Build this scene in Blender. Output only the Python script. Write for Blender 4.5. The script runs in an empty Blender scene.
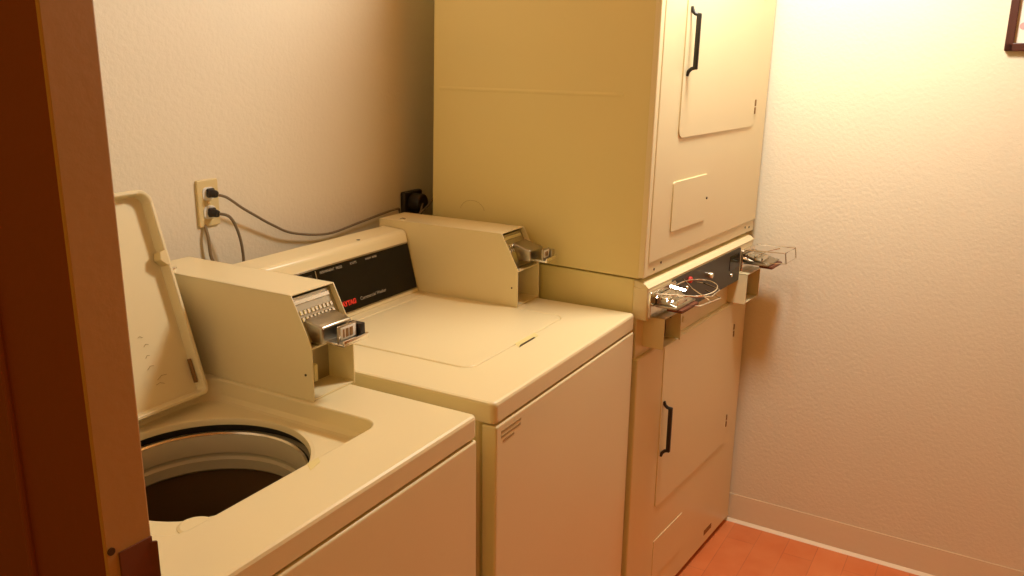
import bpy, bmesh, math, random
from mathutils import Vector, Matrix
random.seed(4)
C = bpy.context.scene.collection
PI = math.pi

# ------------------------------------------------------------------ camera
YAW, PITCH, ROLL, FPX = 0.5253, 0.2618, 0.0135, 860.0
CAM = Vector((-1.8458, -0.7291, 1.5001))
f = Vector((math.cos(YAW)*math.cos(PITCH), math.sin(YAW)*math.cos(PITCH), -math.sin(PITCH)))
r = f.cross(Vector((0, 0, 1))).normalized(); u = r.cross(f)
r2 = r*math.cos(ROLL)+u*math.sin(ROLL); u2 = -r*math.sin(ROLL)+u*math.cos(ROLL)
cam = bpy.data.objects.new('camera', bpy.data.cameras.new('camera')); C.objects.link(cam)
m = Matrix((r2, u2, -f)).transposed().to_4x4(); m.translation = CAM
cam.matrix_world = m
cam.data.sensor_width = 36; cam.data.lens = FPX/1024*36; cam.data.clip_start = 0.02
bpy.context.scene.camera = cam

# ------------------------------------------------------------------ light
vs = bpy.context.scene.view_settings
vs.view_transform = 'Standard'; vs.look = 'None'; vs.gamma = 1; vs.use_curve_mapping = False
vs.exposure = 0.26
w = bpy.data.worlds.new('world'); bpy.context.scene.world = w; w.use_nodes = True
w.node_tree.nodes['Background'].inputs[0].default_value = (1.0, 0.50, 0.17, 1)
w.node_tree.nodes['Background'].inputs[1].default_value = 0.035

def lamp(name, loc, power, col, size):
    l = bpy.data.lights.new(name, 'POINT'); l.energy = power; l.color = col; l.shadow_soft_size = size
    o = bpy.data.objects.new(name, l); C.objects.link(o); o.location = loc
    return o
lamp('ceiling_lamp', (0.15, -0.22, 2.14), 46, (0.965, 1.0, 0.92), 0.12)
lamp('hall_fill', (-2.7, -0.75, 1.75), 20, (1.0, 0.62, 0.07), 0.40)  # added orange fill from the hall side, lifts the shaded sides and casing

# ------------------------------------------------------------------ materials
def mat(name, col, rough=0.5, metal=0.0, spec=0.5, bump=None, vary=None, coat=0.0):
    """bump=(scale, strength, distance); vary=(scale, second colour, amount)"""
    M = bpy.data.materials.new(name); M.use_nodes = True
    nt = M.node_tree; b = nt.nodes['Principled BSDF']
    b.inputs['Base Color'].default_value = (*col, 1); b.inputs['Roughness'].default_value = rough
    b.inputs['Metallic'].default_value = metal; b.inputs['Specular IOR Level'].default_value = spec
    b.inputs['Coat Weight'].default_value = coat
    tc = nt.nodes.new('ShaderNodeTexCoord')
    if vary:
        n = nt.nodes.new('ShaderNodeTexNoise'); n.inputs['Scale'].default_value = vary[0]; n.inputs['Detail'].default_value = 5
        nt.links.new(tc.outputs['Object'], n.inputs['Vector'])
        rp = nt.nodes.new('ShaderNodeMapRange'); rp.inputs[1].default_value = 0.35; rp.inputs[2].default_value = 0.7
        rp.inputs[4].default_value = vary[2]
        mx = nt.nodes.new('ShaderNodeMix'); mx.data_type = 'RGBA'
        nt.links.new(n.outputs['Fac'], rp.inputs[0]); nt.links.new(rp.outputs[0], mx.inputs['Factor'])
        mx.inputs[6].default_value = (*col, 1); mx.inputs[7].default_value = (*vary[1], 1)
        nt.links.new(mx.outputs[2], b.inputs['Base Color'])
    if bump:
        n = nt.nodes.new('ShaderNodeTexNoise'); n.inputs['Scale'].default_value = bump[0]; n.inputs['Detail'].default_value = 3
        nt.links.new(tc.outputs['Object'], n.inputs['Vector'])
        bp = nt.nodes.new('ShaderNodeBump'); bp.inputs['Strength'].default_value = bump[1]; bp.inputs['Distance'].default_value = bump[2]
        nt.links.new(n.outputs['Fac'], bp.inputs['Height']); nt.links.new(bp.outputs[0], b.inputs['Normal'])
    return M

ALMOND = (0.83, 0.71, 0.43)
m_almond = mat('almond_enamel', ALMOND, 0.32, vary=(3.0, (0.80, 0.67, 0.40), 0.5), bump=(400, 0.04, 0.001))
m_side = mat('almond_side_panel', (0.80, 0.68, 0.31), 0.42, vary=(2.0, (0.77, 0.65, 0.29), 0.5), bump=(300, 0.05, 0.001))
m_plastic = mat('almond_plastic', (0.74, 0.58, 0.28), 0.45)
m_wall = mat('painted_wall', (0.80, 0.71, 0.54), 0.75, bump=(110, 0.35, 0.003), vary=(1.5, (0.75, 0.65, 0.48), 0.6))
m_bounce = mat('warm_bounce_tint', (0.40, 0.17, 0.03), 0.85, bump=(60, 0.3, 0.005))  # unseen ceiling and front wall; orange chosen to tint the bounced light
m_base = mat('vinyl_cove_base', (0.78, 0.65, 0.46), 0.5, bump=(60, 0.15, 0.003))
m_toe = mat('cove_base_toe', (0.9, 0.75, 0.55), 0.5)
m_jamb = mat('brown_painted_jamb', (0.46, 0.24, 0.08), 0.55, bump=(90, 0.15, 0.002), vary=(6, (0.41, 0.21, 0.065), 0.6))
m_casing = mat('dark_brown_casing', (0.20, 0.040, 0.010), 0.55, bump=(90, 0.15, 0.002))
m_chrome = mat('chrome', (0.80, 0.76, 0.68), 0.16, 1.0)
m_steel = mat('brushed_steel', (0.46, 0.41, 0.32), 0.30, 1.0, bump=(150, 0.2, 0.001))
m_black = mat('black_glass_panel', (0.004, 0.003, 0.003), 0.16, spec=0.3)
m_dark = mat('dark_plate', (0.028, 0.020, 0.012), 0.35)
m_blackp = mat('black_plastic', (0.02, 0.014, 0.010), 0.40)
m_rubber = mat('black_rubber', (0.015, 0.011, 0.008), 0.6)
m_cord = mat('grey_cord', (0.20, 0.15, 0.09), 0.5)
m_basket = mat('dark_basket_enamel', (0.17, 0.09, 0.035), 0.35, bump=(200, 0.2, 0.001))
m_ring = mat('tub_ring_plastic', (0.52, 0.44, 0.29), 0.4)
m_red = mat('red_print', (0.75, 0.03, 0.015), 0.5)
m_grey = mat('grey_print', (0.38, 0.33, 0.25), 0.5)
m_white = mat('white_label', (0.80, 0.76, 0.66), 0.5)
m_wood = mat('dark_red_wood_frame', (0.075, 0.013, 0.005), 0.45, bump=(60, 0.2, 0.001), vary=(20, (0.05, 0.009, 0.004), 0.7))
m_paper = mat('print_paper', (0.85, 0.78, 0.68), 0.6)
m_pink = mat('pink_print', (0.75, 0.35, 0.33), 0.6)
m_pgreen = mat('green_grey_print', (0.45, 0.47, 0.36), 0.6)
m_brass = mat('dull_brass', (0.42, 0.28, 0.12), 0.4, 0.8)
m_bronze = mat('dark_bronze_strike', (0.16, 0.045, 0.018), 0.5, 0.2)
m_scr = mat('screw_steel', (0.9, 0.85, 0.75), 0.2, 1.0)
m_scrd = mat('dark_screw', (0.08, 0.05, 0.025), 0.4, 0.5)
m_hinge = mat('tarnished_hinge', (0.30, 0.17, 0.06), 0.5, 0.6)
m_pencil = mat('pencil_line', (0.42, 0.29, 0.12), 0.7)

def floor_mat():
    M = bpy.data.materials.new('wood_look_vinyl'); M.use_nodes = True
    nt = M.node_tree; b = nt.nodes['Principled BSDF']; b.inputs['Roughness'].default_value = 0.42
    tc = nt.nodes.new('ShaderNodeTexCoord'); mp = nt.nodes.new('ShaderNodeMapping')
    mp.inputs['Rotation'].default_value = (0, 0, 0.0)
    br = nt.nodes.new('ShaderNodeTexBrick'); br.inputs['Scale'].default_value = 1.0
    br.inputs['Brick Width'].default_value = 0.45; br.inputs['Row Height'].default_value = 0.09; br.inputs['Mortar Size'].default_value = 0.0012
    br.inputs['Color1'].default_value = (0.74, 0.21, 0.065, 1); br.inputs['Color2'].default_value = (0.66, 0.17, 0.05, 1)
    br.inputs['Mortar'].default_value = (0.55, 0.14, 0.05, 1)
    n = nt.nodes.new('ShaderNodeTexNoise'); n.inputs['Scale'].default_value = 9; n.inputs['Detail'].default_value = 6
    mx = nt.nodes.new('ShaderNodeMix'); mx.data_type = 'RGBA'; mx.blend_type = 'MIX'
    rp = nt.nodes.new('ShaderNodeMapRange'); rp.inputs[1].default_value = 0.4; rp.inputs[2].default_value = 0.75; rp.inputs[4].default_value = 0.45
    nt.links.new(tc.outputs['Object'], mp.inputs[0]); nt.links.new(mp.outputs[0], br.inputs['Vector']); nt.links.new(mp.outputs[0], n.inputs['Vector'])
    nt.links.new(n.outputs['Fac'], rp.inputs[0]); nt.links.new(rp.outputs[0], mx.inputs['Factor'])
    nt.links.new(br.outputs['Color'], mx.inputs[6]); mx.inputs[7].default_value = (0.82, 0.31, 0.12, 1)
    nt.links.new(mx.outputs[2], b.inputs['Base Color'])
    return M
m_floor = floor_mat()

# ------------------------------------------------------------------ mesh helpers
class MB:
    def __init__(s, warp=None): s.bm = bmesh.new(); s.warp = warp
    def _add(s, t):
        me = bpy.data.meshes.new('t'); t.to_mesh(me); t.free(); s.bm.from_mesh(me); bpy.data.meshes.remove(me); return s
    def box(s, x0, x1, y0, y1, z0, z1, bev=0.0, seg=2, notop=False, edges=None):
        t = bmesh.new(); bmesh.ops.create_cube(t, size=1)
        for v in t.verts:
            v.co = Vector((x0 if v.co.x < 0 else x1, y0 if v.co.y < 0 else y1, z0 if v.co.z < 0 else z1))
        if bev:
            es = [e for e in t.edges if edges is None or edges(e)]
            bmesh.ops.bevel(t, geom=es, offset=bev, segments=seg, profile=0.5, affect='EDGES')
        if notop:
            bmesh.ops.delete(t, geom=[q for q in t.faces if q.normal.z > 0.9], context='FACES')
        return s._add(t)
    def prism(s, poly, axis, a0, a1, bev=0.0, seg=2):
        """poly of 2D points in the plane of the other two axes, in order"""
        t = bmesh.new()
        def P(a, p):
            return {'x': (a, p[0], p[1]), 'y': (p[0], a, p[1]), 'z': (p[0], p[1], a)}[axis]
        A = [t.verts.new(P(a0, p)) for p in poly]; Bv = [t.verts.new(P(a1, p)) for p in poly]
        n = len(poly); t.faces.new(A[::-1]); t.faces.new(Bv)
        for i in range(n): t.faces.new((A[i], A[(i+1) % n], Bv[(i+1) % n], Bv[i]))
        bmesh.ops.recalc_face_normals(t, faces=t.faces)
        if bev: bmesh.ops.bevel(t, geom=t.edges[:], offset=bev, segments=seg, profile=0.5, affect='EDGES')
        return s._add(t)
    def loft(s, loops, cap0=False, cap1=False, closed=True):
        t = bmesh.new(); L = [[t.verts.new(p) for p in lp] for lp in loops]; n = len(loops[0])
        for a, b in zip(L, L[1:]):
            for i in range(n if closed else n-1): t.faces.new((a[i], a[(i+1) % n], b[(i+1) % n], b[i]))
        if cap0: t.faces.new(L[0][::-1])
        if cap1: t.faces.new(L[-1])
        bmesh.ops.recalc_face_normals(t, faces=t.faces)
        return s._add(t)
    def fill(s, loops):
        t = bmesh.new()
        for lp in loops:
            vv = [t.verts.new(p) for p in lp]
            for i in range(len(vv)): t.edges.new((vv[i], vv[(i+1) % len(vv)]))
        bmesh.ops.triangle_fill(t, edges=t.edges[:], use_beauty=True)
        for q in t.faces:
            if q.normal.z < 0: q.normal_flip()
        return s._add(t)
    def tube(s, pts, rad, n=10, closed=False, sub=0):
        P = [Vector(p) for p in pts]
        if sub:
            Q = []
            for i in range(len(P)-1):
                p0 = P[max(i-1, 0)]; p1 = P[i]; p2 = P[i+1]; p3 = P[min(i+2, len(P)-1)]
                for k in range(sub):
                    a = k/sub
                    Q.append(0.5*((2*p1)+(p2-p0)*a+(2*p0-5*p1+4*p2-p3)*a*a+(3*p1-p0-3*p2+p3)*a**3))
            Q.append(P[-1]); P = Q
        loops = []; up = Vector((0, 0, 1)); N = len(P)
        prev = None
        for i in range(N):
            if closed: d = P[(i+1) % N]-P[i-1]
            else: d = P[min(i+1, N-1)]-P[max(i-1, 0)]
            d.normalize()
            if prev is None:
                a = d.cross(up)
                if a.length < 0.1: a = d.cross(Vector((1, 0, 0)))
            else: a = prev-d*prev.dot(d)
            a.normalize(); prev = a; b = d.cross(a)
            loops.append([P[i]+a*math.cos(2*PI*k/n)*rad+b*math.sin(2*PI*k/n)*rad for k in range(n)])
        if closed: loops.append(loops[0]); return s.loft(loops)
        return s.loft(loops, True, True)
    def cyl(s, c, axis, rad, h, n=24, bev=0.0, r2=None):
        c = Vector(c); ax = Vector(axis).normalized()
        a = ax.cross(Vector((0, 0, 1)) if abs(ax.z) < 0.9 else Vector((1, 0, 0))).normalized(); b = ax.cross(a)
        ring = lambda rr, hh: [c+ax*hh+a*math.cos(2*PI*k/n)*rr+b*math.sin(2*PI*k/n)*rr for k in range(n)]
        r2 = rad if r2 is None else r2
        if bev: lp = [ring(rad, 0), ring(r2, h-bev), ring(r2-bev*0.3, h-bev*0.3), ring(r2-bev, h)]
        else: lp = [ring(rad, 0), ring(r2, h)]
        return s.loft(lp, True, True)
    def ring(s, c, prof, n=72, rmod=None):
        """prof = [(radius, z)...] revolved about z at c"""
        k = rmod or (lambda a: 1.0)
        return s.loft([[(c[0]+rr*k(2*PI*i/n)*math.cos(2*PI*i/n), c[1]+rr*k(2*PI*i/n)*math.sin(2*PI*i/n), zz) for i in range(n)] for rr, zz in prof])
    def build(s, name, material, parent=None, smooth=True, ang=35):
        if s.warp:
            for v in s.bm.verts: v.co = s.warp(v.co)
        me = bpy.data.meshes.new(name); s.bm.to_mesh(me); s.bm.free()
        me.materials.append(material)
        if smooth:
            me.shade_smooth(); me.set_sharp_from_angle(angle=math.radians(ang))
            if not name.startswith(('wash', 'balance', 'tub', 'agit')):
                for q in me.polygons:
                    if q.area > 0.0012: q.use_smooth = False
        o = bpy.data.objects.new(name, me); C.objects.link(o)
        if parent: o.parent = parent
        return o
def rrect(x0, x1, y0, y1, rad, z, ins=0.0, n=6, rear=None):
    x0 += ins; x1 -= ins; y0 += ins; y1 -= ins; rad = max(rad-ins, 0.0005); out = []
    rr = rad if rear is None else max(rear-ins, 0.0005)
    for cx, cy, a0, rad in ((x1-rr, y1-rr, 0, rr), (x0+rr, y1-rr, PI/2, rr), (x0+rad, y0+rad, PI, rad), (x1-rad, y0+rad, 1.5*PI, rad)):
        for k in range(n+1):
            a = a0+PI/2*k/n; out.append((cx+rad*math.cos(a), cy+rad*math.sin(a), z))
    return out
def rplate(mb, x0, x1, z0, z1, yf, yb, rad, bev=0.0015, n=6):
    """rounded plate standing in the xz plane, its face at yf (towards -y)"""
    L = lambda ins, y: [(p[0], y, p[1]) for p in rrect(x0, x1, z0, z1, rad, 0, ins, n)]
    return mb.loft([L(0, yb), L(0, yf+bev), L(bev*0.3, yf+bev*0.3), L(bev, yf)], True, True)
def thing(name, label, cat, loc=(0, 0, 0), rz=0.0, group=None):
    o = bpy.data.objects.new(name, None); C.objects.link(o); o.empty_display_size = 0.1
    o.location = loc; o.rotation_euler = (0, 0, rz); o['label'] = label; o['category'] = cat
    if group: o['group'] = group
    return o
def struct(o): o['kind'] = 'structure'; return o
def text(name, s, size, material, parent, loc, xdir, ydir, al='LEFT', off=0.0):
    cu = bpy.data.curves.new(name, 'FONT'); cu.body = s; cu.size = size; cu.extrude = 0.0002; cu.offset = off; cu.align_x = al
    cu.materials.append(material)
    tmp = bpy.data.objects.new('t', cu); C.objects.link(tmp)
    dg = bpy.context.evaluated_depsgraph_get(); dg.update()
    me = bpy.data.meshes.new_from_object(tmp.evaluated_get(dg)); bpy.data.objects.remove(tmp)
    me.name = name
    o = bpy.data.objects.new(name, me); C.objects.link(o); o.parent = parent
    if not me.materials: me.materials.append(material)
    x = Vector(xdir).normalized(); y = Vector(ydir); y = (y-x*y.dot(x)).normalized(); z = x.cross(y)
    mm = Matrix((x, y, z)).transposed().to_4x4(); mm.translation = Vector(loc); o.matrix_local = mm
    return o

# ------------------------------------------------------------------ room shell
YB = 0.75            # back wall face
ZC = 2.32            # ceiling
XL = -1.36           # inner face of the thin partition on the left
def skew(co): return Vector((co.x+0.018*(co.y+0.1), co.y, co.z))   # the right wall is a touch out of square
def wx(z): return 0.789+0.020*z      # right wall leans out very slightly
HL, YF = -3.1, -2.2  # hall end, front wall

struct(MB().box(HL-0.1, 1.0, YF-0.1, YB+0.1, -0.05, 0).build('floor', m_floor))
struct(MB().box(HL-0.1, 1.0, YF-0.1, YB+0.1, ZC, ZC+0.05).build('ceiling', m_bounce))
struct(MB().box(HL-0.1, 1.0, YB, YB+0.1, 0, ZC).build('wall_back', m_wall))
struct(MB().box(HL-0.1, 1.0, YF-0.1, YF, 0, ZC).build('wall_front', m_bounce))
struct(MB(skew).prism([(wx(0), 0), (1.0, 0), (1.0, ZC), (wx(ZC), ZC)], 'y', YF, YB).build('wall_right', m_wall))
struct(MB().box(XL-0.035, XL, -0.014, YB, 0, ZC).build('wall_left', m_wall))
struct(MB().box(XL-0.035, XL, YF, -1.25, 0, ZC).box(XL-0.035, XL, -1.25, -0.014, 2.1, ZC).build('wall_left_front', m_wall))
# doorway: jamb board on the cut end of the partition, casing on the hall face
dj = struct(MB().box(XL-0.050, XL+0.001, -0.031, -0.013, 0, 2.1, 0.002).build('door_1_jamb', m_jamb))
struct(MB().box(XL-0.0505, XL-0.035, -0.0305, 0.096, 0, 2.1, 0.004, 3).box(XL-0.056, XL-0.035, 0.088, 0.0975, 0, 2.1, 0.003, 2).build('door_1_casing', m_casing))
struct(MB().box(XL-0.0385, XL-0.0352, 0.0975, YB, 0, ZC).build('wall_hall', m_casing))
# strike plate
sp = thing('strike_plate', 'dark bronze strike plate screwed to the brown door jamb', 'strike plate', (XL-0.024, -0.031, 1.005))
a = MB(); a.box(-0.013, 0.024, -0.0022, 0.0, -0.045, 0.026, 0.0006)
a.prism([(0.020, -0.0022), (0.020, 0.0), (0.0245, -0.001), (0.027, -0.004), (0.0265, -0.0065), (0.024, -0.004)], 'z', -0.045, 0.020)
a.build('plate', m_bronze, sp)
MB().cyl((-0.004, -0.0022, -0.030), (0, -1, 0), 0.0045, 0.0012, 16).build('screw', m_brass, sp)
sh = thing('screw', 'small dark screw head on brown door jamb beside the strike plate', 'screw', (XL-0.044, -0.031, 1.036))
MB().cyl((0, 0, 0), (0, -1, 0), 0.004, 0.0012, 14).build('head', m_scrd, sh)

# baseboard on the right wall: low vinyl cove base with a pale toe at the floor
hb = 0.096
bb = MB(skew); bb.prism([(wx(0)-0.0045, 0.006), (wx(0), 0.006), (wx(hb), hb), (wx(hb)-0.002, hb), (wx(0.085)-0.0025, 0.084)], 'y', YF, YB)
struct(bb.build('baseboard_right', m_base))
struct(MB(skew).prism([(wx(0)-0.014, 0.0), (wx(0), 0.0), (wx(0), 0.009), (wx(0)-0.005, 0.009), (wx(0)-0.010, 0.004)], 'y', YF, YB).build('trim_1', m_toe))
struct(MB().box(-1.36, 0.78, YB-0.006, YB, 0, 0.10, 0.002).build('baseboard_back', m_base))

# ------------------------------------------------------------------ washers
TH = 0.041
def coin_box(parent, L, R, yb, zt, cut, yf, zs):
    """sheet-metal coin meter case at the right end; zt top height, cut = front y of the top, yf = lowest front y"""
    T = 0.0025
    sidep = [(yb, 0), (yb, zt), (cut, zt), (yf+0.002, zs), (yf, zs-0.01), (yf, 0)]
    b = MB()
    b.prism(sidep, 'x', L, L+T, 0.0006, 1); b.prism(sidep, 'x', R-T, R, 0.0006, 1)
    b.box(L, R, cut+0.0005, yb, zt-T, zt, 0.001)
    b.box(L, R, yb-T, yb, 0, zt, 0.0008)
    b.box(L+T, R-T, yf+0.002, yb, 0.001, 0.004)
    b.box(L+T, R-T, yf+0.003, yb-0.02, zs-0.010, zs-0.007)
    o = b.build('coin_box', m_almond, parent)
    MB().box(L+T, R-T, yf+0.060, yf+0.064, 0.004, zs-0.010).build('chute_back', m_steel, o)
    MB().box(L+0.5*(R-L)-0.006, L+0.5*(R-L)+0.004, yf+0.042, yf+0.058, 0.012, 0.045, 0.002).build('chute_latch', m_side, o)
    # slanted chrome face set back in the cut
    d = Vector((0, yf+0.002-cut, zs-zt)); d.normalize()      # down the slope
    nrm = Vector((0, d.z, -d.y)).normalized()
    if nrm.y > 0: nrm = -nrm
    c0 = Vector((0, cut, zt)) - nrm*0.014
    ln = math.hypot(cut-yf, zt-zs)
    def sl(x0, x1, s0, s1, t0, t1, mb):
        pts = []
        for s_, t_ in ((s0, t0), (s1, t0), (s1, t1), (s0, t1)):
            p = c0+d*s_+nrm*t_; pts.append((p.y, p.z))
        return mb.prism(pts, 'x', x0, x1, 0.0006, 1)
    fp = sl(L+T, R-T, 0.004, ln-0.004, 0, 0.003, MB()).build('meter_face', m_steel, o)
    kn = MB()
    for row in (0.034, 0.046):
        for k in range(9):
            x = L+0.016+k*(R-L-0.034)/8.0
            sl(x-0.0032, x+0.0032, row-0.004, row+0.004, 0.003, 0.007, kn)
    kn.build('coin_slots', m_chrome, fp)
    sl(L+0.008, R-0.012, 0.010, 0.018, 0.003, 0.0055, MB()).build('meter_trim', m_chrome, fp)
    # lock on the top at the rear
    lk = MB(); lk.cyl((L+0.022, yb-0.060, zt-0.0005), (0, 0, 1), 0.008, 0.003, 16, 0.0006); lk.build('lock', m_scr, o)
    MB().cyl((L-0.0008+0.0005, yf+0.016, 0.047), (-1, 0, 0), 0.0022, 0.0010, 10).build('screw', m_scrd, o)
    return o
def coin_slide(parent, x0, x1, y0, y1, z0, z1, grip):
    """slide carriage pushed in: sloping chrome block with a bracket and a dark grip at the end"""
    b = MB()
    b.prism([(y0, z0), (y0, z1+0.012), (y1+0.022, z1), (y1+0.016, z1-0.002), (y1+0.016, z0+0.003), (y1+0.022, z0)], 'x', x0, x1, 0.004, 3)
    o = b.build('coin_slide', m_steel, parent)
    k = MB(); k.box(x0+0.010, x1-0.002, y1-0.024, y1+0.018, z0+0.001, z0+0.006, 0.0015)
    k.box(x0+0.010, x1-0.002, y1-0.024, y1-0.019, z0+0.003, z0+0.012, 0.0015)
    k.build('slide_bracket', m_chrome, o)
    f_ = MB().box(x0+0.010, x1-0.020, y1-0.012, y1-0.008, z0+0.004, z1+0.002, 0.001).build('front_plate', m_steel, o)
    MB().box(x0+0.015, x1-0.024, y1-0.0130, y1-0.0118, z0+0.011, z1-0.001, 0.0003).build('value_plate', m_white, f_)
    g = MB(); wd = (x1-x0-0.045)
    for a0, a1 in ((0.10, 0.20), (0.32, 0.52), (0.62, 0.86)):
        g.box(x0+0.017+wd*a0, x0+0.017+wd*a1, y1-0.0137, y1-0.0129, z0+0.0145, z1-0.0045)
    g.build('plate_marks', m_hinge, f_)
    MB().box(x1-0.018, x1-0.004, y1-0.018, y1+0.010, z0+0.006, z1-0.004, 0.002).build('slide_grip', grip, o)
    return o

def washer(loc, rz, label, open_lid, box, slide, cons_extra):
    H = loc[2]; WW = 0.645 if open_lid else 0.654
    W = thing('washing_machine', label, 'washing machine', (loc[0], loc[1], 0), rz, 'top loading washers with coin meters')
    # cabinet sides and back, open on top (the tub hangs inside)
    vert = lambda e: abs(e.verts[0].co.z-e.verts[1].co.z) > 0.1
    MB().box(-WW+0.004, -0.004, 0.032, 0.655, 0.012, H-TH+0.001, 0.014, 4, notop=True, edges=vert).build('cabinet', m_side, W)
    fp = MB(); fp.box(-WW+0.004, -0.004, -0.001, 0.030, 0.03, H-TH-0.004, 0.0045, 4); fp.build('front_panel', m_almond, W)
    MB().box(-WW+0.02, -0.02, 0.02, 0.64, 0.0, 0.012).build('toe_base', m_rubber, W)
    # top with recessed lid well
    wx0, wx1, wy0, wy1, wr = -0.528, -0.114, (0.120 if open_lid else 0.130), 0.518, 0.030
    z = H
    O = lambda ins, zz: rrect(-WW, 0, 0, 0.668, 0.012, zz, ins, 6)
    Wl = lambda ins, zz: rrect(wx0, wx1, wy0, wy1, wr, zz, ins, 6)
    t = MB()
    t.loft([O(0.012, z-TH), O(0.003, z-TH), O(0.0, z-TH+0.003), O(0.0, z-TH+0.008), O(0.0, z-0.010), O(0.0, z-0.006), O(0.0018, z-0.0018), O(0.006, z), O(0.009, z)])
    d = 0.038 if open_lid else 0.032
    t.fill([O(0.009, z), Wl(-0.003, z)])
    t.loft([Wl(-0.003, z), Wl(-0.0008, z-0.001), Wl(0.0, z-0.003), Wl(0.002, z-d+0.010), Wl(0.006, z-d+0.002), Wl(0.012, z-d)])
    tc = (-0.311, 0.321); TR = 0.168
    def rm(a):      # the rim bulges a little towards the front left
        dd = (a-math.radians(222)+PI) % (2*PI)-PI
        return 1+0.075*math.exp(-(dd/0.42)**2)
    circ = lambda rr, zz, n=72: [(tc[0]+rr*rm(2*PI*i/n)*math.cos(2*PI*i/n), tc[1]+rr*rm(2*PI*i/n)*math.sin(2*PI*i/n), zz) for i in range(n)]
    if open_lid:
        t.fill([Wl(0.012, z-d), circ(TR+0.008, z-d)])
        t.loft([circ(TR+0.008, z-d), circ(TR+0.002, z-d-0.001), circ(TR, z-d-0.005), circ(TR, z-d-0.012), circ(TR+0.006, z-d-0.012)])
    else:
        t.fill([Wl(0.012, z-d)])
    top = t.build('top', m_almond, W, ang=50)
    if open_lid:
        R_ = MB().ring((tc[0], tc[1]), [(TR+0.005, z-d-0.010), (TR+0.012, z-d-0.012), (TR+0.014, z-d-0.030), (TR+0.002, z-d-0.032)], rmod=rm).build('tub_gasket', m_rubber, W)
        rg = MB().ring((tc[0], tc[1]), [(TR+0.016, z-d-0.030), (TR-0.004, z-d-0.026), (TR-0.008, z-d-0.032), (TR-0.008, z-d-0.062), (TR-0.005, z-d-0.066),
                                       (TR-0.005, z-d-0.070), (TR-0.010, z-d-0.074), (TR-0.010, z-d-0.092), (TR-0.002, z-d-0.098)]).build('balance_ring', m_ring, W)
        MB().ring((tc[0], tc[1]), [(TR+0.001, z-d-0.027), (TR-0.0035, z-d-0.0245), (TR-0.007, z-d-0.027)]).build('ring_edge', m_chrome, rg)
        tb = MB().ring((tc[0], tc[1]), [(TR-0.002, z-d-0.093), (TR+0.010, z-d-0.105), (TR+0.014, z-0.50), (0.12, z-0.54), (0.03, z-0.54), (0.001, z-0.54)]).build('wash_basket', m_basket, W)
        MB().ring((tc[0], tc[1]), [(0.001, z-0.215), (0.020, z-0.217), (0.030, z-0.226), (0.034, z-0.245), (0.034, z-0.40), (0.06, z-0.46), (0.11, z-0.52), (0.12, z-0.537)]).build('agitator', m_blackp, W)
        dsp = MB().cyl((-0.448, 0.172, z-d-0.014), (0, 0, 1), 0.026, 0.0165, 28, 0.005); dsp.build('bleach_dispenser', m_almond, W)
        lc = MB().prism([(-0.300, 0.099), (-0.272, 0.106), (-0.262, 0.1185), (-0.286, 0.1185)], 'z', z-0.0002, z+0.0006); lc.build('finger_notch', m_side, W)
    # lid: shallow pan, closed or swung back about its rear edge
    lx0, lx1, ly0, ly1 = -0.5265, (-0.143 if open_lid else -0.1155), 0.1315, (0.515 if open_lid else 0.5165)
    LL = lambda ins, zz: rrect(lx0, lx1, ly0, ly1, 0.026, zz, ins, 8, 0.014)
    lm = MB()
    lm.loft([LL(0.012, -0.0035), LL(0.010, -0.004), LL(0.008, -0.0235), LL(0.006, -0.025), LL(0.002, -0.025), LL(0.0, -0.0225), LL(0.0, -0.003), LL(0.001, -0.0008), LL(0.003, 0)], cap0=True, cap1=True)
    # finger lip under the front edge, hinge ears
    if not open_lid:
        lid = lm.build('lid', m_almond, W, ang=50); lid.location = (0, 0, z+0.0005)
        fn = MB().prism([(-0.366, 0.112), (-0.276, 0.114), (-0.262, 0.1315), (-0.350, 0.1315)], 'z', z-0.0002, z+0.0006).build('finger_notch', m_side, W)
        MB().prism([(-0.366, 0.112), (-0.292, 0.1135), (-0.290, 0.118), (-0.352, 0.1175)], 'z', z, z+0.0010).build('notch_shadow_gap', m_scrd, fn)
    else:
        lid = lm.build('lid', m_almond, W, ang=50)
        piv = Vector((0, 0.515, -0.012))
        tilt = math.radians(180-72.5)
        lid.matrix_local = Matrix.Translation((0, 0.498, z-0.018)) @ Matrix.Rotation(-tilt, 4, 'X') @ Matrix.Translation(-piv)
        # inner face details: strike lug on the right rim and a hook near the corner
        lg = MB(); lg.prism([(lx1-0.004, 0.272), (lx1-0.010, 0.272), (lx1-0.022, 0.260), (lx1-0.018, 0.246), (lx1-0.004, 0.244)], 'z', -0.0255, -0.006, 0.001, 1)
        lg.build('lid_strike', m_plastic, lid)
        MB().box(lx1-0.014, lx1-0.011, 0.445, 0.490, -0.014, -0.005, 0.001).build('hinge_lug', m_hinge, lid)
        sc = MB()
        for p, q in ((( -0.235, 0.420), (-0.226, 0.417)), ((-0.232, 0.400), (-0.222, 0.398)), ((-0.238, 0.382), (-0.229, 0.384)), ((-0.225, 0.462), (-0.205, 0.458)), ((-0.230, 0.470), (-0.214, 0.472)), ((-0.238, 0.440), (-0.224, 0.436))):
            sc.tube([(p[0], p[1], -0.0045), (0.5*(p[0]+q[0]), 0.5*(p[1]+q[1])-0.003, -0.0045), (q[0], q[1], -0.0045)], 0.0004, 5)
        sc.build('scratches', m_pencil, lid)
    # console
    cR, cL = (-0.1245 if open_lid else -0.1125), -WW+0.004
    prof = [(0.549, z), (0.585, z+0.145), (0.588, z+0.151), (0.595, z+0.156), (0.655, z+0.160), (0.668, z+0.156), (0.672, z+0.146), (0.672, z)]
    cons = MB().prism(prof, 'x', cL, cR, 0.0020, 2).build('console', m_almond, W)
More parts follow.
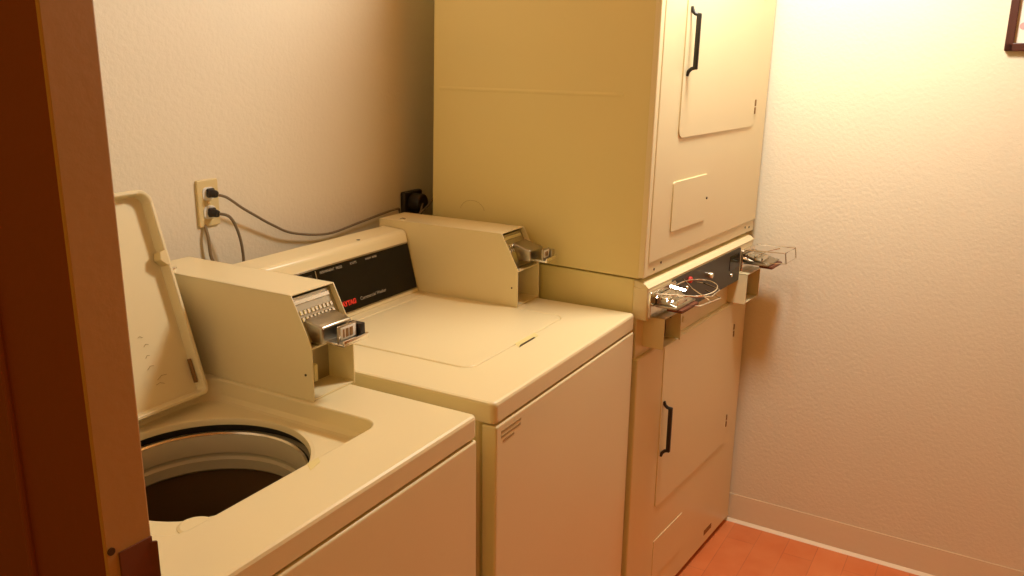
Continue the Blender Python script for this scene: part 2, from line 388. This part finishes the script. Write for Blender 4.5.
    sd = Vector((0, 0.586-0.549, 0.150)).normalized(); sn = Vector((0, -sd.z, sd.y))
    o0 = Vector((0, 0.549, z))
    def slab(mb, x0, x1, s0, s1, t0, t1, bev=0.0004):
        pts = [((o0+sd*s_+sn*t_).y, (o0+sd*s_+sn*t_).z) for s_, t_ in ((s0, t0), (s1, t0), (s1, t1), (s0, t1))]
        return mb.prism(pts, 'x', x0, x1, bev, 1)
    slab(MB(), cL+0.016, cR-0.004, 0.009, 0.131, -0.001, 0.0012).build('panel_trim', m_steel, cons)
    pan = slab(MB(), cL+0.018, cR-0.006, 0.0125, 0.1275, 0, 0.0022).build('control_panel', m_black, cons)
    slab(MB(), -0.4640, -0.4615, 0.016, 0.125, 0.0018, 0.0032).build('panel_divider', m_steel, cons)
    kp = slab(MB(), cL+0.035, -0.475, 0.070, 0.119, 0.0018, 0.0028).build('dial_plate', m_dark, cons)
    if cons_extra:
        P = lambda x, s_: (x, (o0+sd*s_+sn*0.0026).y, (o0+sd*s_+sn*0.0026).z)
        text('lettering', 'PERMANENT  PRESS', 0.0085, m_grey, pan, P(-0.450, 0.1155), (1, 0, 0), sd)
        text('lettering', 'KNITS', 0.0085, m_grey, pan, P(-0.347, 0.116), (1, 0, 0), sd)
        text('lettering', 'WARM  RINSE', 0.007, m_grey, pan, P(-0.292, 0.1165), (1, 0, 0), sd)
        text('red_logo', 'MAYTAG', 0.0150, m_red, pan, P(-0.415, 0.028), (1, 0, 0), sd, off=0.0010)
        text('lettering', 'Commercial Washer', 0.0115, m_grey, pan, P(-0.338, 0.0295), (1, 0, 0), sd)
        MB().cyl((-0.277, 0.606, z+0.1553), (0, 0.06, 1), 0.0048, 0.002, 14).build('screw', m_blackp, cons)
    # coin box
    cb_parent = W
    o = coin_box(W, **box)
    o.location = (0, 0, z)
    s_ = coin_slide(o, **slide)
    # badge on front panel
    if cons_extra:
        bg = MB()
        for k, (l0, l1) in enumerate(((0.0, 0.072), (0.0, 0.070), (0.006, 0.046))):
            bg.box(-WW+0.022+l0, -WW+0.022+l1, -0.0016, -0.0008, H-TH-0.022-k*0.0095, H-TH-0.0175-k*0.0095)
        bg.build('badge_lines', m_pencil, W)
    return W

b1 = dict(L=-0.104, R=0.006, yb=0.696, zt=0.186, cut=0.313, yf=0.271, zs=0.104)
b2 = dict(L=-0.110, R=0.0, yb=0.674, zt=0.177, cut=0.306, yf=0.260, zs=0.096)
s1 = dict(x0=-0.088, x1=-0.010, y0=0.318, y1=0.244, z0=0.100, z1=0.134, grip=m_blackp)
s2 = dict(x0=-0.070, x1=-0.004, y0=0.300, y1=0.232, z0=0.106, z1=0.136, grip=m_steel)
W1 = washer((-0.7050, -0.0045, 0.9160), 0.008, 'almond top loading washer with its lid open, nearest the doorway', True, b1, s1, False)
W2 = washer((0, 0.001, 0.9165), 0.012, 'almond washer with closed lid and black control panel, next to the dryers', False, b2, s2, True)

# ------------------------------------------------------------------ stacked dryers
DP = (0.0115, -0.0069, 0); DR = -0.0704
DW, DD, ZU = 0.768, 0.636, 0.9983
def taper(co):      # right side runs parallel to the wall
    x = co.x - max(0, co.y)*0.078*max(0, co.x)/DW
    return Vector((x, co.y, co.z))
def warp_low(co): return taper(co)
def warp_up(co):
    c = taper(co); return Vector((c.x-0.004+0.030*max(0, c.z-ZU), c.y, c.z))
def handle(parent, x, z0, z1, y, warp):
    b = MB(warp)
    b.tube([(x, y, z1+0.012), (x, y-0.004, z1+0.002), (x+0.002, y-0.010, z1-0.004), (x+0.004, y-0.018, z1-0.006)], 0.0045, 10)
    b.tube([(x, y, z0-0.012), (x, y-0.004, z0-0.002), (x+0.002, y-0.010, z0+0.004), (x+0.004, y-0.018, z0+0.006)], 0.0045, 10)
    b.box(x-0.001, x+0.009, y-0.024, y-0.013, z0+0.002, z1-0.002, 0.003, 3)
    return b.build('handle', m_blackp, parent)
def hinge(parent, x, z, y, warp):
    b = MB(warp); b.box(x-0.004, x+0.003, y-0.003, y+0.001, z-0.020, z-0.002, 0.001); b.box(x-0.004, x+0.003, y-0.003, y+0.001, z+0.002, z+0.020, 0.001)
    return b.build('hinge', m_hinge, parent)

# lower dryer
D1 = thing('clothes_dryer', 'lower almond dryer of the stack with coin slides and dark control plate', 'dryer', DP, DR, 'stacked dryers')
vert = lambda e: abs(e.verts[0].co.z-e.verts[1].co.z) > 0.1
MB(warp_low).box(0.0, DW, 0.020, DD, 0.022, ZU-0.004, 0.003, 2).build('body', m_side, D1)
MB(warp_low).box(0.02, DW-0.02, 0.020, DD-0.02, 0.0, 0.022).build('base', m_rubber, D1)
MB(warp_low).box(0.001, DW-0.001, -0.0005, 0.026, 0.018, 0.796, 0.004, 3).build('front_panel', m_almond, D1)
# control fascia above the door with bright top trim that leans back
MB(warp_low).box(0.004, DW-0.002, 0.010, 0.022, 0.790, 0.896, 0.001, 2).build('lower_fascia', m_almond, D1)
fa = MB(warp_low).box(0.0, DW-0.036, -0.017, 0.022, 0.896, 0.977, 0.004, 3).build('fascia', m_almond, D1)
MB(warp_low).prism([(-0.017, 0.974), (-0.0185, 0.977), (-0.009, 0.986), (0.012, 0.992), (0.02, 0.993), (0.02, 0.976)], 'x', 0.001, DW-0.034, 0.001, 2).build('top_trim', m_almond, D1)
rp = rplate(MB(warp_low), 0.136, 0.622, 0.872, 0.971, -0.0195, -0.015, 0.004, 0.0008).build('control_plate', m_dark, fa)
def dscrew(x, z, rad, mt, nm='screw', par=rp, y=-0.0195, h=0.004):
    return MB(warp_low).cyl((x, y, z), (0, -1, 0), rad, h, 16, rad*0.3).build(nm, mt, par)
dscrew(0.228, 0.932, 0.006, m_scr); dscrew(0.378, 0.936, 0.008, m_scr, 'start_button', h=0.012); dscrew(0.553, 0.900, 0.006, m_scr)
dscrew(0.244, 0.950, 0.0085, m_red, 'indicator_light', h=0.007)
MB(warp_low).box(0.535, 0.605, -0.021, -0.019, 0.915, 0.958, 0.001).build('instruction_plate', m_black, rp)
dscrew(0.290, 0.826, 0.0085, m_side, 'lock', fa, y=0.010, h=0.003)
# door, lower access panel
dr = rplate(MB(warp_low), 0.152, 0.660, 0.328, 0.792, -0.0035, 0.001, 0.010, 0.0012).build('door', m_almond, D1)
handle(dr, 0.166, 0.490, 0.622, -0.0035, warp_low)
for zz in (0.400, 0.700): hinge(dr, 0.668, zz, -0.0010, warp_low)
ap = rplate(MB(warp_low), 0.160, 0.355, 0.100, 0.222, -0.0025, 0.001, 0.004, 0.0008).build('access_panel', m_almond, D1)
MB(warp_low).box(0.55, 0.61, -0.0015, 0.0, 0.050, 0.066).build('rating_label', m_hinge, D1)

def chute(x0, x1, z0, z1, glints, plate, tray, wire):
    T = 0.003; Y0 = -0.046
    b = MB(warp_low)
    b.box(x0, x0+T, Y0, 0.0105, z0, z1, 0.0008); b.box(x1-T, x1, Y0, 0.0105, z0, z1, 0.0008)
    b.box(x0, x1, Y0, 0.0105, z1-T, z1, 0.0008); b.box(x0, x1, Y0+0.004, 0.0105, z0, z0+T, 0.0008)
    o = b.build('coin_box', m_almond, D1)
    MB(warp_low).box(x0+T, x1-T, -0.006, -0.001, z0+T, z1-T).build('chute_back', m_basket, o)
    px0, px1, pz0, pz1 = plate
    mp = rplate(MB(warp_low), px0, px1, pz0, pz1, -0.024, -0.015, 0.005, 0.0012).build('meter_plate', m_chrome, D1)
    # slide: two rails, carriage, coin slots
    tx0, tx1, ty, tz = tray
    s = MB(warp_low)
    s.box(tx0, tx1, ty, -0.026, tz-0.010, tz-0.004, 0.002)
    s.prism([(-0.026, tz-0.004), (-0.026, tz+0.018), (-0.045, tz+0.012), (ty+0.03, tz+0.004), (ty+0.004, tz-0.004)], 'x', tx0+0.008, tx1-0.008, 0.001)
    so = s.build('coin_slide', m_steel, mp)
    c_ = MB(warp_low)
    for k in range(3):
        y = -0.034-k*0.022
        c_.box(tx0+0.004, tx0+0.060, y-0.004, y, tz+0.008-k*0.003, tz+0.020-k*0.003, 0.001)
    c_.build('coin_slots', m_chrome, so)
    MB(warp_low).box(tx0+0.010, tx1-0.004, ty-0.010, ty+0.030, tz-0.018, tz-0.010, 0.002).build('slide_grip', m_bronze, so)
    nb = Vector((-0.54, -0.29, 0.76)).normalized(); nl = Vector((0.25, -0.93, -0.2)); nl = (nl-nb*nl.dot(nb)).normalized(); nw = nb.cross(nl)  # added chrome slivers, tilted between lamp and camera to make bright highlights
    for cx, cy, cz in glints:
        t = MB(warp_low); c0 = Vector((cx, cy, cz))
        t.loft([[c0+nb*h+nl*(a*0.022)+nw*(b*0.0035) for a, b in ((-1, -1), (1, -1), (1, 1), (-1, 1))] for h in (-0.002, 0.0)], True, True)
        t.build('glint_sliver', m_chrome, mp, smooth=False)
    g = MB(warp_low)
    for pts in wire: g.tube(pts, 0.0016, 8)
    g.build('wire_guard', m_chrome, so)
    return o
ring = [(0.158+0.066*math.cos(t*2*PI/40), -0.072+0.050*math.sin(t*2*PI/40), 0.955+0.006*math.cos(t*2*PI/40)) for t in range(41)]
chute(0.042, 0.146, 0.818, 0.898, ((0.040, -0.042, 0.948), (0.118, -0.040, 0.958)), (0.006, 0.150, 0.902, 0.968), (0.026, 0.140, -0.082, 0.938),
      [ring, [(0.02, -0.028, 0.955), (0.02, -0.03, 0.962), (0.10, -0.10, 0.950), (0.16, -0.115, 0.940), (0.25, -0.10, 0.935), (0.29, -0.04, 0.935), (0.285, -0.004, 0.936)],
       [(0.15, -0.115, 0.930), (0.165, -0.06, 0.950), (0.20, -0.02, 0.962)], [(0.06, -0.028, 0.925), (0.12, -0.10, 0.921), (0.22, -0.115, 0.922), (0.26, -0.06, 0.925)]])
chute(0.620, 0.736, 0.800, 0.892, ((0.640, -0.040, 0.934),), (0.632, 0.736, 0.892, 0.960), (0.632, 0.738, -0.100, 0.930),
      [[(0.640, -0.028, 0.960), (0.640, -0.145, 0.966), (0.735, -0.145, 0.966), (0.735, -0.028, 0.962)],
       [(0.640, -0.145, 0.966), (0.640, -0.149, 0.936), (0.735, -0.149, 0.936), (0.735, -0.145, 0.966)],
       [(0.640, -0.095, 0.930), (0.640, -0.149, 0.936)], [(0.655, -0.05, 0.942), (0.690, -0.085, 0.958), (0.70, -0.110, 0.966)]])

# upper dryer
DH = 0.98
D2 = thing('clothes_dryer', 'upper almond dryer stacked on top of the coin operated one', 'dryer', DP, DR, 'stacked dryers')
zt = ZU+DH
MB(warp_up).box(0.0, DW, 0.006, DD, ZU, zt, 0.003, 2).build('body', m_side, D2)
MB(warp_up).box(0.0208, DW-0.001, -0.0072, 0.010, ZU+0.034, zt-0.002, 0.003, 3).build('front_panel', m_almond, D2)
MB(warp_up).box(0.000, 0.0205, -0.006, 0.010, ZU+0.002, zt-0.002, 0.003, 3).build('corner_post', m_almond, D2)
ks = MB(warp_up).box(0.022, DW-0.004, -0.0035, 0.010, ZU+0.002, ZU+0.036, 0.001).build('kick_strip', m_almond, D2)
for x, z_ in ((0.060, 1.012), (0.098, 1.022), (0.690, 1.018), (0.725, 1.014)):
    MB(warp_up).cyl((x, -0.0035, z_), (0, -1, 0), 0.0032, 0.0012, 12).build('screw', m_scrd, ks)
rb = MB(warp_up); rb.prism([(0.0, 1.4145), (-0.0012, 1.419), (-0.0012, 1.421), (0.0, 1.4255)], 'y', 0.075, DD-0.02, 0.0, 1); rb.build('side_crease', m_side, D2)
dr = rplate(MB(warp_up), 0.134, 0.654, 1.318, 1.79, -0.0105, -0.006, 0.022, 0.0012).build('door', m_almond, D2)
handle(dr, 0.153, 1.476, 1.608, -0.0105, warp_up)
for zz in (1.385, 1.70): hinge(dr, 0.664, zz-0.012, -0.008, warp_up)
ap = rplate(MB(warp_up), 0.128, 0.340, 1.092, 1.214, -0.0105, -0.006, 0.006, 0.0008).build('access_panel', m_almond, D2)
MB(warp_up).cyl((0.343, -0.0105, 1.150), (0, -1, 0), 0.0035, 0.002, 12).build('latch', m_scrd, ap)
# scratch on the side
sc = MB(warp_up)
sc.tube([(-0.0001, 0.500+0.040*math.cos(a), 1.105+0.030*math.sin(a)) for a in [PI*k/16 for k in range(1, 16)]], 0.0004, 5)
sc.build('pencil_mark', m_pencil, D2)

# ------------------------------------------------------------------ outlets and cords
op = thing('wall_outlet', 'almond duplex wall outlet above the washers with two cords plugged in', 'outlet', (-0.599, YB, 1.192))
rplate(MB(), -0.028, 0.028, -0.050, 0.050, -0.006, 0, 0.004, 0.002).build('cover_plate', m_plastic, op)
for dz in (0.020, -0.020): rplate(MB(), -0.016, 0.016, dz-0.014, dz+0.014, -0.008, -0.005, 0.010, 0.001).build('socket', m_white, op)
MB().cyl((0, -0.006, 0), (0, -1, 0), 0.003, 0.0012, 12).build('screw', m_scr, op)
def plug(par, p):
    b = MB(); b.cyl((p[0], p[1], p[2]), (0.2, -1, -0.15), 0.010, 0.020, 18, 0.004, 0.008); b.box(p[0]-0.009, p[0]+0.009, p[1]-0.008, p[1]+0.0, p[2]-0.010, p[2]+0.010, 0.003)
    return b.build('plug', m_blackp, par)
yo = YB-0.008
c1 = thing('power_cord', 'dark cord running from the outlet along the wall towards the dryers', 'power cord', (-0.597, yo, 1.214), 0, 'washer power cords')
plug(c1, (0, 0, 0))
P = lambda x, y, z: (x+0.597, y-yo, z-1.214)
MB().tube([P(-0.592, yo-0.020, 1.210), P(-0.575, yo-0.028, 1.203), P(-0.530, yo-0.022, 1.174), P(-0.487, yo-0.018, 1.149), P(-0.440, yo-0.015, 1.122), P(-0.370, yo-0.012, 1.090), P(-0.250, yo-0.010, 1.068), P(-0.13, yo-0.012, 1.078), P(0.015, yo-0.015, 1.092), P(0.045, yo-0.01, 1.08), P(0.050, yo-0.01, 1.02), P(0.05, yo-0.01, 0.8)], 0.0030, 8, sub=6).build('cord', m_cord, c1)
c2 = thing('power_cord', 'short cord dropping from the lower socket behind the washer console', 'power cord', (-0.597, yo, 1.172), 0, 'washer power cords')
plug(c2, (0, 0, 0))
P = lambda x, y, z: (x+0.597, y-yo, z-1.172)
MB().tube([P(-0.592, yo-0.020, 1.170), P(-0.577, yo-0.034, 1.162), P(-0.560, yo-0.036, 1.130), P(-0.550, yo-0.036, 1.085), P(-0.548, yo-0.034, 1.02), P(-0.55, yo-0.03, 0.8), P(-0.55, yo-0.03, 0.5)], 0.0032, 8, sub=6).build('cord', m_cord, c2)
c3 = thing('power_cord', 'tan cord hanging down from behind the wall outlet plate', 'power cord', (-0.612, yo, 1.142), 0)
P = lambda x, y, z: (x+0.612, y-yo, z-1.142)
MB().tube([P(-0.613, yo+0.004, 1.146), P(-0.613, yo-0.004, 1.120), P(-0.610, yo-0.004, 1.080), P(-0.600, yo-0.004, 1.040), P(-0.595, yo-0.004, 0.9), P(-0.595, yo-0.004, 0.6)], 0.0035, 8, sub=6).build('cord', mat('tan_cord', (0.30, 0.21, 0.11), 0.6), c3)
dpl = thing('dryer_plug', 'black round dryer plug in its receptacle beside the dryer stack', 'plug', (0.105, YB, 1.100))
MB().box(-0.035, 0.050, -0.018, 0, -0.045, 0.032, 0.006, 3).build('receptacle', m_blackp, dpl)
MB().cyl((0.005, -0.018, 0.0), (0, -1, 0), 0.026, 0.035, 24, 0.006).build('plug_body', m_blackp, dpl)
MB().tube([(0.005, -0.05, 0.0), (-0.020, -0.062, -0.018), (-0.030, -0.066, -0.022), (0.01, -0.066, -0.005), (0.06, -0.062, 0.022), (0.14, -0.05, 0.05)], 0.003, 8, sub=5).build('cord', m_cord, dpl)

# ------------------------------------------------------------------ framed print on the right wall
xf = wx(1.53)
pf = thing('framed_print', 'small framed print in dark reddish wood on the right wall', 'picture', (xf-0.0112, -0.663, 1.533))
lean = math.atan(0.020)
pf.rotation_euler = (0, lean, -0.018)
PWd, PH, FW = 0.30, 0.38, 0.020
fr = MB(); TT = 0.018
fr.box(-TT, 0, -FW, 0, 0, PH, 0.002); fr.box(-TT, 0, -PWd, -PWd+FW, 0, PH, 0.002)
fr.box(-TT, 0, -PWd, 0, 0, FW, 0.002); fr.box(-TT, 0, -PWd, 0, PH-FW, PH, 0.002)
fr.build('frame', m_wood, pf)
pr = MB().box(-0.008, -0.002, -PWd+FW, -FW, FW, PH-FW).build('print', m_paper, pf)
for k in range(6):
    cy = -0.050-random.random()*0.16; cz = 0.09+random.random()*0.2
    MB().cyl((-0.008, cy, cz), (-1, 0, 0), 0.010+0.008*random.random(), 0.0006, 14).build('flower_shape', m_pink, pr)
    MB().tube([(-0.0084, cy, cz+0.02), (-0.0084, cy-0.01, cz+0.03), (-0.0084, cy-0.03, cz+0.045)], 0.0012, 6).build('leaf_shape', m_pgreen, pr)
MB().cyl((-0.008, -0.036, 0.062), (-1, 0, 0), 0.009, 0.0006, 14).build('flower_shape', m_pink, pr)
